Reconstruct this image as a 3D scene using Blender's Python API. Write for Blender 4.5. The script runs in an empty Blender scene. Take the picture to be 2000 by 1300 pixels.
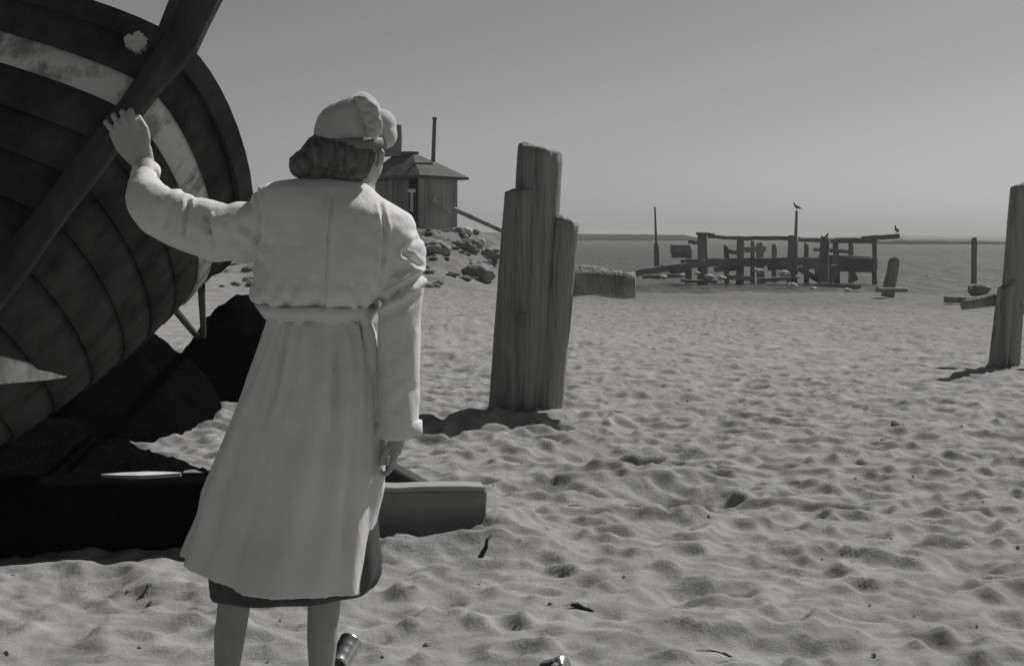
import bpy, bmesh, math, random
import numpy as np
from mathutils import Vector, Matrix, noise

# ------------------------------------------------------------------ camera, sky, sun, exposure
scene = bpy.context.scene
COL = scene.collection
R = math.radians
CAM_H, FPX, HOR = 1.32, 2600.0, 460.0          # eye height, focal length and horizon row on a 2000 px wide picture
cam_d = bpy.data.cameras.new('camera')
cam = bpy.data.objects.new('camera', cam_d); COL.objects.link(cam)
cam.location = (0, 0, CAM_H); cam.rotation_euler = (R(90), 0, 0)
cam_d.sensor_width = 36; cam_d.lens = 36 * FPX / 2000; cam_d.shift_y = -0.095
cam_d.clip_start = 0.05; cam_d.clip_end = 9000
scene.camera = cam

SUN_AZ, SUN_EL = R(42), R(45)
world = bpy.data.worlds.new('World'); scene.world = world; world.use_nodes = True
wn = world.node_tree.nodes; wl = world.node_tree.links
bg = wn['Background']
sky = wn.new('ShaderNodeTexSky'); sky.sky_type = 'NISHITA'; sky.sun_disc = False
sky.sun_elevation = SUN_EL; sky.sun_rotation = SUN_AZ
sky.air_density = 0.7; sky.dust_density = 1.0; sky.ozone_density = 1.0; sky.altitude = 0
bw = wn.new('ShaderNodeRGBToBW')
wl.new(sky.outputs[0], bw.inputs[0]); wl.new(bw.outputs[0], bg.inputs[0])
bg.inputs[1].default_value = 0.066
sd = Vector((math.sin(SUN_AZ) * math.cos(SUN_EL), math.cos(SUN_AZ) * math.cos(SUN_EL), math.sin(SUN_EL)))
sun_d = bpy.data.lights.new('sun', 'SUN'); sun_d.energy = 5.0; sun_d.angle = R(0.6); sun_d.color = (1, .985, .965)
sun = bpy.data.objects.new('sun', sun_d); COL.objects.link(sun)
sun.rotation_euler = sd.to_track_quat('Z', 'Y').to_euler(); sun.location = (8, 12, 14)
scene.view_settings.view_transform = 'Standard'; scene.view_settings.look = 'None'
scene.view_settings.exposure = -0.28; scene.view_settings.gamma = 1.0
scene.view_settings.use_curve_mapping = False

rnd = random.Random(7)
rng = np.random.default_rng(11)

# ------------------------------------------------------------------ helpers
def P(px, py, d):
    """A place in the world, from where it stands in the 2000x1300 photo and how far off it is."""
    return Vector(((px - 1000) / FPX * d, d, CAM_H - (py - HOR) / FPX * d))

def mat(name, lo, hi, scale=6.0, rough=.85, bump=.2, bscale=40.0, stretch=(1, 1, 1), spec=.3, bdist=.01, detail=6.0, metallic=0.0, tint=(1, 1, 1), sheen=0.0):
    m = bpy.data.materials.new(name); m.use_nodes = True
    n = m.node_tree.nodes; l = m.node_tree.links; b = n['Principled BSDF']
    tc = n.new('ShaderNodeTexCoord'); mp = n.new('ShaderNodeMapping'); mp.inputs['Scale'].default_value = stretch
    l.new(tc.outputs['Object'], mp.inputs[0])
    nz = n.new('ShaderNodeTexNoise'); nz.inputs['Scale'].default_value = scale; nz.inputs['Detail'].default_value = detail
    nz.inputs['Roughness'].default_value = .65
    l.new(mp.outputs[0], nz.inputs['Vector'])
    cr = n.new('ShaderNodeValToRGB')
    cr.color_ramp.elements[0].position = .32; cr.color_ramp.elements[1].position = .68
    cr.color_ramp.elements[0].color = (lo * tint[0], lo * tint[1], lo * tint[2], 1)
    cr.color_ramp.elements[1].color = (hi * tint[0], hi * tint[1], hi * tint[2], 1)
    l.new(nz.outputs[0], cr.inputs[0]); l.new(cr.outputs[0], b.inputs['Base Color'])
    nb = n.new('ShaderNodeTexNoise'); nb.inputs['Scale'].default_value = bscale; nb.inputs['Detail'].default_value = 5
    l.new(mp.outputs[0], nb.inputs['Vector'])
    bp = n.new('ShaderNodeBump'); bp.inputs['Strength'].default_value = bump; bp.inputs['Distance'].default_value = bdist
    l.new(nb.outputs[0], bp.inputs['Height']); l.new(bp.outputs[0], b.inputs['Normal'])
    b.inputs['Roughness'].default_value = rough; b.inputs['Specular IOR Level'].default_value = spec
    b.inputs['Metallic'].default_value = metallic
    if sheen: b.inputs['Sheen Weight'].default_value = sheen
    return m

M_coat = None
M_hat = mat('pale_felt', .40, .47, 14, .95, .3, 300, bdist=.002, spec=.1, sheen=.2)
M_band = mat('dark_ribbon', .16, .20, 20, .6, .2, 300, bdist=.001)
M_hair = mat('dark_hair', .05, .17, 60, .6, .8, 150, (1, 1, .18), spec=.15, bdist=.004)
M_skin = mat('skin', .34, .43, 12, .6, .15, 260, bdist=.001, spec=.3)
M_stock = mat('stocking', .34, .40, 18, .7, .15, 500, bdist=.0006, spec=.2)
M_skirt = mat('dark_wool', .08, .11, 20, .95, .4, 420, bdist=.0015, spec=.1)
M_shoe = mat('dark_leather', .02, .03, 20, .35, .1, 200, bdist=.001)
M_eye = mat('eye_white', .5, .6, 20, .2, 0, 50)
M_tar = mat('tarred_plank', .018, .065, 5.0, .8, .5, 26, (1, 1, 1), spec=.12, bdist=.006)
M_stripe = mat('faded_pale_paint', .22, .50, 7.0, .8, .45, 30, spec=.2, bdist=.005)
for e_, p_ in zip([q for q in M_stripe.node_tree.nodes if q.type == 'VALTORGB'][0].color_ramp.elements, (.40, .52)): e_.position = p_
M_scuff = mat('bare_scuff', .30, .50, 14, .9, .5, 60, bdist=.004)
M_stem = mat('stem_oak', .030, .075, 5, .8, .6, 24, (1, 1, .4), bdist=.008)
M_sun_patch = mat('sun_patch_pale', .36, .82, 9, .8, .4, 50, (.3, 1, 1), bdist=.004)  # pale tone painting small sunlit patches amid the boat's shade
M_pile = mat('weathered_pile', .18, .32, 11.0, .9, 1.0, 46, (1, 1, .07), spec=.15, bdist=.03)
M_pile2 = mat('grey_timber', .20, .34, 4.0, .9, .8, 28, (1, 1, .15), spec=.15, bdist=.02)
M_far = mat('far_grey_timber', .18, .32, 1.6, .95, .6, 8, (1, 1, .3), spec=.1, bdist=.03)
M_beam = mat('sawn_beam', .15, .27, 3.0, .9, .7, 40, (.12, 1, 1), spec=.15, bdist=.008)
M_lit_top = mat('lit_plank_top', .26, .36, 3.0, .9, .6, 40, (.12, 1, 1), spec=.15, bdist=.006)
M_prop = mat('shade_wedge_dark', .03, .06, 9, .9, .5, 40, (1, 1, .2), bdist=.006)
M_shadow = mat('boat_shadow_black', .003, .006, 10, 1, 1.0, 70, bdist=.03, spec=.0)  # the boat's shadow put into the colour as near black
M_rope = mat('dark_rope', .004, .01, 30, .95, .8, 160, bdist=.006, spec=.1)
M_rock = mat('dark_rock', .16, .32, 2.4, .95, .9, 12, bdist=.05, spec=.15)
M_dkrock = mat('dark_rubble', .08, .20, 2.4, .95, .9, 12, bdist=.05, spec=.1)
M_pale = mat('pale_stone', .42, .62, 3.0, .95, .7, 16, bdist=.03, spec=.15)
M_board = mat('hut_board', .24, .44, 1.2, .95, .6, 10, (1, 1, .2), spec=.1, bdist=.02)
M_roof = mat('tar_paper_roof', .08, .15, 1.6, .9, .6, 8, spec=.15, bdist=.03)
M_brick = mat('sooty_brick', .2, .3, 4, .95, .6, 20, bdist=.02)
M_iron = mat('rusty_iron', .12, .18, 6, .7, .3, 30)
M_white = mat('white_cloth', .70, .80, 6, .9, .4, 20, bdist=.01)
M_tin = mat('bright_tin', .62, .72, 30, .22, .15, 60, bdist=.002, metallic=1.0)
M_weed = mat('dry_seaweed', .02, .07, 12, .9, .9, 60, bdist=.02)
M_bird = mat('bird_feather', .08, .22, 5, .9, .2, 40)
M_spit = mat('dark_spit', .03, .05, .02, 1.0, .2, .2, spec=0, bdist=.5)
M_hill = mat('far_land', .26, .34, .02, 1.0, .2, .2, spec=0, bdist=.5)

def cloth():
    m = mat('pale_gabardine', .60, .72, 5, .92, .3, 480, bdist=.0012, spec=.12, sheen=.15)
    n = m.node_tree.nodes; l = m.node_tree.links; b = n['Principled BSDF']
    fine = [q for q in n if q.type == 'BUMP'][0]; tc = [q for q in n if q.type == 'TEX_COORD'][0]
    prev = fine
    for sc, st, stg, ds in ((26, (1, 1, .35), .55, .006), (70, (1, 1, .6), .45, .0022)):
        mp = n.new('ShaderNodeMapping'); mp.inputs['Scale'].default_value = st; mp.inputs['Rotation'].default_value = (0, R(24), 0); l.new(tc.outputs['Object'], mp.inputs[0])
        nz = n.new('ShaderNodeTexNoise'); nz.inputs['Scale'].default_value = sc; nz.inputs['Detail'].default_value = 3; nz.inputs['Distortion'].default_value = .6
        l.new(mp.outputs[0], nz.inputs['Vector'])
        bp = n.new('ShaderNodeBump'); bp.inputs['Strength'].default_value = stg; bp.inputs['Distance'].default_value = ds
        l.new(nz.outputs[0], bp.inputs['Height']); l.new(prev.outputs[0], bp.inputs['Normal']); prev = bp
    l.new(prev.outputs[0], b.inputs['Normal'])
    return m
M_coat = cloth()
M_coat.name = 'pale_gabardine'

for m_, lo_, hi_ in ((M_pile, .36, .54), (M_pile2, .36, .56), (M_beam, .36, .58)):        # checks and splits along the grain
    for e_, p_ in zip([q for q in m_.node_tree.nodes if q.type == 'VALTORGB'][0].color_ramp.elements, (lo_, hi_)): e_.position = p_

def link(o): COL.objects.link(o); return o

def tag(o, label=None, cat=None, group=None, kind=None):
    if label: o['label'] = label
    if cat: o['category'] = cat
    if group: o['group'] = group
    if kind: o['kind'] = kind
    return o

def thing(name, loc, label, cat, group=None):
    e = bpy.data.objects.new(name, None); e.location = loc; e.empty_display_size = .2
    link(e); return tag(e, label, cat, group)

def root_loc(o):
    v = Vector((0, 0, 0))
    while o is not None: v += o.location; o = o.parent
    return v

def add(name, verts, faces, m, parent=None, smooth=True):
    """verts in world space; a child's origin is its parent's"""
    me = bpy.data.meshes.new(name)
    off = root_loc(parent) if parent else Vector((0, 0, 0))
    me.from_pydata([tuple(Vector(v) - off) for v in verts], [], faces)
    me.update()
    for mm in (m if isinstance(m, (list, tuple)) else [m]): me.materials.append(mm)
    if smooth: me.polygons.foreach_set('use_smooth', [True] * len(me.polygons))
    o = bpy.data.objects.new(name, me); link(o)
    if parent: o.parent = parent
    return o

def bm_add(name, bm, m, parent=None, smooth=True):
    bmesh.ops.recalc_face_normals(bm, faces=bm.faces)
    v = [x.co.copy() for x in bm.verts]; bm.verts.index_update()
    f = [[q.index for q in t.verts] for t in bm.faces]; bm.free()
    return add(name, v, f, m, parent, smooth)

class MB:
    """collects closed shapes"""
    def __init__(s): s.v = []; s.f = []
    def rings(s, rings, cap=True):
        n = len(rings[0]); b = len(s.v)
        for r in rings: s.v += [Vector(q) for q in r]
        for i in range(len(rings) - 1):
            for j in range(n):
                k = (j + 1) % n
                s.f.append((b + i * n + j, b + i * n + k, b + (i + 1) * n + k, b + (i + 1) * n + j))
        if cap:
            for i, rev in ((0, True), (len(rings) - 1, False)):
                c = sum((Vector(q) for q in rings[i]), Vector()) / n
                s.v.append(c); ci = len(s.v) - 1
                for j in range(n):
                    k = (j + 1) % n
                    a, d = b + i * n + j, b + i * n + k
                    s.f.append((ci, d, a) if rev else (ci, a, d))
        return s
    def tube(s, pts, rad, n=16, up=None, flat=None, jag=0.0, seed=0):
        """rad: list of radii or (ra, rb); frames carried along the path"""
        pts = [Vector(p) for p in pts]; rings = []; prev = None
        for i, p in enumerate(pts):
            t = (pts[min(i + 1, len(pts) - 1)] - pts[max(i - 1, 0)]).normalized()
            if prev is None:
                u = Vector(up) if up else (Vector((0, 0, 1)) if abs(t.z) < .8 else Vector((0, -1, 0)))
            else: u = prev
            u = (u - t * u.dot(t)).normalized(); prev = u; w = t.cross(u)
            r = rad[i] if isinstance(rad[i], (tuple, list)) else (rad[i], rad[i])
            ring = []
            for j in range(n):
                a = 2 * math.pi * j / n
                q = p + u * math.cos(a) * r[0] + w * math.sin(a) * r[1]
                if jag: 
                    d = (q - p)
                    q = p + d * (1 + jag * noise.noise(Vector((math.cos(a) * 2.4, math.sin(a) * 2.4, seed + i * .35))))
                ring.append(q)
            rings.append(ring)
        return s.rings(rings)
    def blob(s, c, r, n=20, m=14, rot=None):
        c = Vector(c); rings = []
        for i in range(1, m):
            ph = math.pi * i / m
            ring = []
            for j in range(n):
                a = 2 * math.pi * j / n
                q = Vector((r[0] * math.sin(ph) * math.cos(a), r[1] * math.sin(ph) * math.sin(a), r[2] * math.cos(ph)))
                if rot is not None: q = rot @ q
                ring.append(c + q)
            rings.append(ring)
        return s.rings(rings)
    def box(s, c, ax, ay, az, hx, hy, hz, wob=0.0, sub=1):
        c = Vector(c); ax = Vector(ax); ay = Vector(ay); az = Vector(az)
        rings = []
        for i in range(sub + 1):
            t = -1 + 2 * i / sub
            w1, w2 = (rnd.uniform(-wob, wob), rnd.uniform(-wob, wob)) if wob else (0, 0)
            ring = []
            for a, b_ in ((-1, -1), (1, -1), (1, 1), (-1, 1)):
                q = c + ax * hx * t + ay * (hy * a + w1) + az * (hz * b_ + w2)
                if wob: q += Vector((rnd.uniform(-wob, wob), rnd.uniform(-wob, wob), rnd.uniform(-wob, wob))) * .5
                ring.append(q)
            rings.append(ring)
        return s.rings(rings)
    def build(s, name, m, parent=None, smooth=False, bevel=0.0):
        if bevel:
            bm = bmesh.new(); vs = [bm.verts.new(v) for v in s.v]
            for f in s.f: bm.faces.new([vs[i] for i in f])
            bmesh.ops.recalc_face_normals(bm, faces=bm.faces)
            bmesh.ops.dissolve_limit(bm, angle_limit=.01, verts=bm.verts, edges=bm.edges)
            es = [e for e in bm.edges if len(e.link_faces) == 2 and e.calc_face_angle() > .5]
            bmesh.ops.bevel(bm, geom=es, offset=bevel, segments=1, affect='EDGES', clamp_overlap=True)
            return bm_add(name, bm, m, parent, smooth)
        bm = bmesh.new(); vs = [bm.verts.new(v) for v in s.v]
        for f in s.f: bm.faces.new([vs[i] for i in f])
        return bm_add(name, bm, m, parent, smooth)
    def remesh(s, name, voxel, m, parent=None, smooth_it=4, disp=None):
        bm = bmesh.new(); vs = [bm.verts.new(v) for v in s.v]
        for f in s.f:
            try: bm.faces.new([vs[i] for i in f])
            except ValueError: pass
        bmesh.ops.recalc_face_normals(bm, faces=bm.faces)
        me = bpy.data.meshes.new('tmp'); bm.to_mesh(me); bm.free()
        o = bpy.data.objects.new('tmp', me); link(o)
        md = o.modifiers.new('r', 'REMESH'); md.mode = 'VOXEL'; md.voxel_size = voxel; md.use_smooth_shade = True
        if smooth_it:
            ms = o.modifiers.new('s', 'SMOOTH'); ms.iterations = smooth_it; ms.factor = .5
        dg = bpy.context.evaluated_depsgraph_get()
        me2 = bpy.data.meshes.new_from_object(o.evaluated_get(dg))
        bpy.data.objects.remove(o); bpy.data.meshes.remove(me)
        n = len(me2.vertices); co = np.empty(n * 3); me2.vertices.foreach_get('co', co); co = co.reshape(-1, 3)
        if disp is not None:
            nr = np.empty(n * 3); me2.vertex_normals.foreach_get('vector', nr); nr = nr.reshape(-1, 3)
            co = co + nr * np.array([disp(Vector(c)) for c in co])[:, None]
        if parent: co = co - np.array(root_loc(parent))
        me2.vertices.foreach_set('co', co.ravel()); me2.update()
        me2.name = name; me2.materials.clear()
        for mm in (m if isinstance(m, (list, tuple)) else [m]): me2.materials.append(mm)
        me2.polygons.foreach_set('use_smooth', [True] * len(me2.polygons))
        o2 = bpy.data.objects.new(name, me2); link(o2)
        if parent: o2.parent = parent
        return o2

def vnoise(x, y, scale, seed):
    """smooth value noise, numpy"""
    g = np.random.default_rng(seed).random((256, 256))
    xs, ys = x / scale + 1000.37, y / scale + 1000.71
    xi, yi = np.floor(xs).astype(int), np.floor(ys).astype(int)
    fx, fy = xs - xi, ys - yi
    fx = fx * fx * (3 - 2 * fx); fy = fy * fy * (3 - 2 * fy)
    a = g[xi % 256, yi % 256]; b = g[(xi + 1) % 256, yi % 256]
    c = g[xi % 256, (yi + 1) % 256]; d = g[(xi + 1) % 256, (yi + 1) % 256]
    return (a * (1 - fx) + b * fx) * (1 - fy) + (c * (1 - fx) + d * fx) * fy - .5

def sstep(a, b, x):
    t = np.clip((x - a) / (b - a), 0, 1); return t * t * (3 - 2 * t)

# ------------------------------------------------------------------ beach
def base_height(x, y):
    x = np.asarray(x, float); y = np.asarray(y, float)
    z = -.62 * sstep(19, 50, y) - 1.2 * sstep(50, 70, y)
    bank = sstep(25, 42, y + 1.2 * vnoise(x, y, 3.0, 5)) * sstep(.9, -2.2, x + .05 * (40 - y) + 1.2 * vnoise(x, y, 2.4, 6))
    z = z + bank * (1.42 - z)
    z = z + .10 * vnoise(x, y, 3.1, 1) + .06 * vnoise(x, y, 1.3, 2)
    z = z + bank * (.40 * vnoise(x, y, 1.1, 3) + .30 * vnoise(x, y, .45, 13)) * sstep(44.5, 38, y)
    # a low crest of blown sand past the piles
    z = z + .13 * np.exp(-((y - 18.6 - .5 * np.sin(x * 1.3)) / .28) ** 2) * sstep(.15, -.3, x) * sstep(-3.2, -2.0, x)
    return z

def axis(vals): return np.unique(np.concatenate(vals))
xs = [np.concatenate([np.arange(-4.2, -2.6, .028), np.arange(-2.6, 3.6, .018), np.arange(3.6, 6.6, .026)])]
v, s = 6.6, .03
r_ = []
while v < 90: v += s; s = min(s * 1.055, 6); r_.append(v)
v, s = -4.2, .03
while v > -90: v -= s; s = min(s * 1.06, 6); r_.append(v)
xs = axis([xs[0], np.array(r_)])
r_ = list(np.arange(-30, 2.4, 1.2)) + list(np.arange(2.4, 3.6, .06)); v = 3.6
while v < 7.5: v += .019; r_.append(v)
while v < 75: v += .019 * (v / 7.5) ** 1.4; r_.append(v)
ys = np.array(r_)
GX, GY = np.meshgrid(xs, ys, indexing='ij')
GZ = base_height(GX, GY)
DIM = np.zeros_like(GZ)

def dimple(cx, cy, a, b, rot, depth, rim=.35, tilt=0.0):
    k = 2.1 * max(a, b)
    i0, i1 = np.searchsorted(xs, [cx - k, cx + k]); j0, j1 = np.searchsorted(ys, [cy - k, cy + k])
    if i1 - i0 < 2 or j1 - j0 < 2: return
    X = GX[i0:i1, j0:j1] - cx; Y = GY[i0:i1, j0:j1] - cy
    c, s_ = math.cos(rot), math.sin(rot)
    q = np.sqrt(((X * c + Y * s_) / a) ** 2 + ((-X * s_ + Y * c) / b) ** 2)
    if max(a, b) > .12: q = q * (1 + .30 * vnoise(X + cx, Y + cy, .26, 31) + .25 * vnoise(X + cx, Y + cy, .08, 32))
    bowl = -depth * np.clip(1 - q ** (2.2 if max(a, b) > .12 else 3.2), 0, 1)
    lip = rim * depth * np.exp(-((q - 1.22) / .28) ** 2) * (1 + tilt * Y / max(a, b))
    old = DIM[i0:i1, j0:j1]
    w = sstep(1.0, .55, q)
    new = np.where(q < 1, np.minimum(bowl, old * (1 - w) + bowl * w), old)
    DIM[i0:i1, j0:j1] = np.where(q >= 1, np.where(old < -.002, old, np.maximum(old, lip)), new)

# trodden sand: thousands of footprints, thinner towards the water
for i in range(15000):
    y = 2.8 + 31 * rng.random() ** 1.7
    half = 1.5 + y * .47
    x = rng.uniform(-half, half)
    sz = rng.uniform(.030, .078) * (1 + .45 * (rng.random() < .22))
    dimple(x, y, sz * rng.uniform(1.1, 1.9), sz * rng.uniform(.75, 1.15), rng.uniform(-.7, .7), rng.uniform(.019, .046) * (.6 + sz * 6), .35, rng.uniform(0, .6))
for i in range(900):
    y = rng.uniform(3.4, 13); x = rng.uniform(-1 - y * .45, 1 + y * .45)
    dimple(x, y, rng.uniform(.10, .17), rng.uniform(.055, .09), rng.choice([rng.uniform(-.5, .5), rng.uniform(.9, 2.2)]), rng.uniform(.018, .040), .5, .6)
for _ in range(2):                           # wind and loose sand soften the edges
    D2 = DIM.copy(); D2[1:-1, 1:-1] = (DIM[1:-1, 1:-1] * 5 + (DIM[:-2, 1:-1] + DIM[2:, 1:-1] + DIM[1:-1, :-2] + DIM[1:-1, 2:]) * 1.5) / 11; DIM = D2
fade = sstep(46, 26, GY)
GZ += DIM * fade + .018 * vnoise(GX, GY, .30, 8) + .022 * vnoise(GX, GY * 1.3, .10, 9) + .012 * vnoise(GX, GY, .05, 10)

def ground(x, y):
    i = int(np.clip(np.searchsorted(xs, x), 1, len(xs) - 1)); j = int(np.clip(np.searchsorted(ys, y), 1, len(ys) - 1))
    return float(GZ[i, j])

# sand heaped against the timbers
def heap(cx, cy, rx, ry, h):
    global GZ
    GZ = GZ + h * np.exp(-((GX - cx) / rx) ** 2 - ((GY - cy) / ry) ** 2)
heap(-.30, 5.62, .45, .13, .07); heap(-.05, 5.95, .18, .35, .07); heap(.15, 9.5, .6, .35, .06); heap(-3.3, 9.6, 2.0, .8, .1)
for (px, py, rx, ry, h) in ((1200, 885, .42, .32, -.17), (1215, 935, .6, .2, .08), (1345, 965, .24, .19, -.15), (1350, 1010, .3, .09, .06), (1050, 945, .2, .2, -.06), (1310, 1150, .11, .14, -.045), (1370, 1140, .13, .10, -.05), (1450, 1235, .16, .12, -.05), (1610, 1255, .15, .12, -.05),
                            (1900, 1095, .11, .13, -.06), (1900, 1265, .17, .14, -.05), (860, 700, .5, .4, -.08), (150, 1150, .22, .16, -.05)):
    d = FPX * CAM_H / (py - HOR); heap((px - 1000) / FPX * d, d, rx, ry, h)
# the ground where she stands is trodden level
GZ = GZ * (1 - np.exp(-((GX + .62) / .35) ** 2 - ((GY - 3.62) / .3) ** 2))

nx, ny = GX.shape
idx = np.arange(nx * ny).reshape(nx, ny)
quads = np.stack([idx[:-1, :-1], idx[1:, :-1], idx[1:, 1:], idx[:-1, 1:]], -1).reshape(-1, 4)
me = bpy.data.meshes.new('beach')
me.vertices.add(nx * ny); me.vertices.foreach_set('co', np.stack([GX, GY, GZ], -1).ravel())
me.loops.add(quads.size); me.loops.foreach_set('vertex_index', quads.ravel())
me.polygons.add(len(quads)); me.polygons.foreach_set('loop_start', np.arange(0, quads.size, 4)); me.polygons.foreach_set('loop_total', np.full(len(quads), 4))
me.polygons.foreach_set('use_smooth', np.ones(len(quads), bool)); me.update(); me.validate()

def sand_material():
    m = bpy.data.materials.new('dry_trodden_sand'); m.use_nodes = True
    n = m.node_tree.nodes; l = m.node_tree.links; b = n['Principled BSDF']
    tc = n.new('ShaderNodeTexCoord')
    def nz(scale, det, st=(1, 1, 1)):
        mp = n.new('ShaderNodeMapping'); mp.inputs['Scale'].default_value = st; l.new(tc.outputs['Object'], mp.inputs[0])
        t = n.new('ShaderNodeTexNoise'); t.inputs['Scale'].default_value = scale; t.inputs['Detail'].default_value = det
        t.inputs['Roughness'].default_value = .7; l.new(mp.outputs[0], t.inputs['Vector']); return t
    a = nz(3.4, 9); r1 = n.new('ShaderNodeValToRGB'); l.new(a.outputs[0], r1.inputs[0])
    r1.color_ramp.elements[0].position = .3; r1.color_ramp.elements[1].position = .7
    r1.color_ramp.elements[0].color = (.20, .20, .196, 1); r1.color_ramp.elements[1].color = (.38, .38, .372, 1)
    # trodden-in seaweed crumbs
    c = nz(9, 6, (1, 1, 1)); r2 = n.new('ShaderNodeValToRGB'); l.new(c.outputs[0], r2.inputs[0])
    r2.color_ramp.elements[0].position = .30; r2.color_ramp.elements[1].position = .40
    r2.color_ramp.elements[0].color = (.45, .45, .45, 1); r2.color_ramp.elements[1].color = (1, 1, 1, 1)
    mx = n.new('ShaderNodeMix'); mx.data_type = 'RGBA'; mx.blend_type = 'MULTIPLY'; mx.inputs[0].default_value = 1
    l.new(r1.outputs[0], mx.inputs[6]); l.new(r2.outputs[0], mx.inputs[7])
    # damp, weedy strip near the waterline
    sp = n.new('ShaderNodeSeparateXYZ'); l.new(tc.outputs['Object'], sp.inputs[0])
    dn = nz(.35, 6, (1, 2, 1))
    ad = n.new('ShaderNodeMath'); ad.operation = 'MULTIPLY_ADD'; l.new(dn.outputs[0], ad.inputs[0]); ad.inputs[1].default_value = 16
    ax_ = n.new('ShaderNodeMath'); ax_.operation = 'MULTIPLY_ADD'; l.new(sp.outputs[0], ax_.inputs[0]); ax_.inputs[1].default_value = .9; l.new(sp.outputs[1], ax_.inputs[2]); l.new(ax_.outputs[0], ad.inputs[2])
    mr = n.new('ShaderNodeMapRange'); mr.inputs[1].default_value = 26; mr.inputs[2].default_value = 46; mr.inputs[3].default_value = 1; mr.inputs[4].default_value = .55
    l.new(ad.outputs[0], mr.inputs[0])
    m2 = n.new('ShaderNodeMix'); m2.data_type = 'RGBA'; m2.blend_type = 'MULTIPLY'; m2.inputs[0].default_value = 1
    l.new(mx.outputs[2], m2.inputs[6]); l.new(mr.outputs[0], m2.inputs[7]); l.new(m2.outputs[2], b.inputs['Base Color'])
    f1 = nz(34, 8); f2 = nz(320, 3)
    b1 = n.new('ShaderNodeBump'); b1.inputs['Strength'].default_value = .55; b1.inputs['Distance'].default_value = .02; l.new(f1.outputs[0], b1.inputs['Height'])
    b2 = n.new('ShaderNodeBump'); b2.inputs['Strength'].default_value = .35; b2.inputs['Distance'].default_value = .003; l.new(f2.outputs[0], b2.inputs['Height'])
    l.new(b1.outputs[0], b2.inputs['Normal']); l.new(b2.outputs[0], b.inputs['Normal'])
    b.inputs['Roughness'].default_value = .95; b.inputs['Specular IOR Level'].default_value = .12
    return m
me.materials.append(sand_material())
beach = bpy.data.objects.new('beach', me); link(beach); tag(beach, kind='structure')

# ------------------------------------------------------------------ water and far land
def water_material():
    m = mat('calm_water', .05, .08, .05, .45, 1.0, .9, (1, .35, 1), spec=.11, bdist=.35)
    return m
vw = []; fw = []
wx = [-2500, -400, -120, -40, 0, 20, 40, 120, 400, 2500]; wy = [34, 60, 90, 150, 300, 700, 1600, 3800]
for x in wx:
    for y in wy: vw.append((x, y, -.5))
for i in range(len(wx) - 1):
    for j in range(len(wy) - 1):
        a = i * len(wy) + j; fw.append((a, a + len(wy), a + len(wy) + 1, a + 1))
tag(add('water', vw, fw, water_material(), None, False), kind='structure')

def spit(name, px0, px1, d, tops, thick, m=None):
    """low land on the far side of the water"""
    n = 60; rings = []
    for i in range(n):
        t = i / (n - 1); px = px0 + (px1 - px0) * t
        py = np.interp(t, [q[0] for q in tops], [q[1] for q in tops])
        p = P(px, py, d); zt = max(p.z, -.45) + .12 * noise.noise(Vector((px * .05, 0, 3)))
        rings.append([(p.x, d - thick * .2, -.9), (p.x, d, zt * .75 - .1), (p.x, d + thick * .4, zt), (p.x, d + thick, -.9)])
    mb = MB(); mb.rings(rings); return tag(mb.build(name, m or M_hill, None, True), kind='structure')
spit('far_spit', 560, 1376, 470, ((0, 450), (.35, 452), (.75, 457), (.97, 458.5), (1, 468)), 40, M_spit)
spit('far_hill', 1690, 2150, 290, ((0, 464), (.15, 458), (.4, 460), (.65, 466), (1, 470)), 60)

# ------------------------------------------------------------------ the beached boat
HP = (7.0757, 1.1285, .3511, .7262, 1.4643, 2.2114, .3, .372, .9658, .1403, .6796, .5884, .5, .1124, -2.1698, 3.5732, .0749)
def boat_world(X, Y, Z):
    th, psi, pit, x0, y0, z0 = HP[11:]
    x = X * math.cos(th) + Z * math.sin(th); z = -X * math.sin(th) + Z * math.cos(th); y = Y
    y2 = y * math.cos(pit) - z * math.sin(pit); z2 = y * math.sin(pit) + z * math.cos(pit)
    return Vector((x * math.cos(psi) - y2 * math.sin(psi) + x0, x * math.sin(psi) + y2 * math.cos(psi) + y0, z2 + z0))
def hull_local(u, v, side):
    L, B, um, q, H0, Hb, rake, m0, m1, kr, fl = HP[:11]
    t = min(max(u / um, 0), 1)
    b = B * math.sin(math.pi / 2 * t) ** q * (1 - .3 * ((u - um) / (1 - um)) ** 2 if u > um else 1)
    H = H0 + (Hb - H0) * (1 - u) ** 2.2; K = kr * (1 - u) ** 4
    m = m0 + (m1 - m0) * min(u * 2.2, 1)
    X = b * ((1 - m) * v ** fl + m * math.sin(math.pi / 2 * v)); Z = K + (H - K) * ((1 - m) * v + m * (1 - math.cos(math.pi / 2 * v)))
    return Vector((X * side, u * L + rake * (1 - v) ** 1.3 * (1 - u) ** 3, Z))
def hull_pt(u, v, side, off=0.0):
    p = hull_local(u, v, side)
    if off:
        du = hull_local(min(u + .004, 1), v, side) - hull_local(max(u - .004, 0), v, side)
        dv = hull_local(u, min(v + .01, 1), side) - hull_local(u, max(v - .01, 0), side)
        n = du.cross(dv) * side
        if n.length > 1e-9:
            n.normalize()
            if n.x * side < 0: n = -n
            p = p + n * off
    return boat_world(*p)

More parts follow.
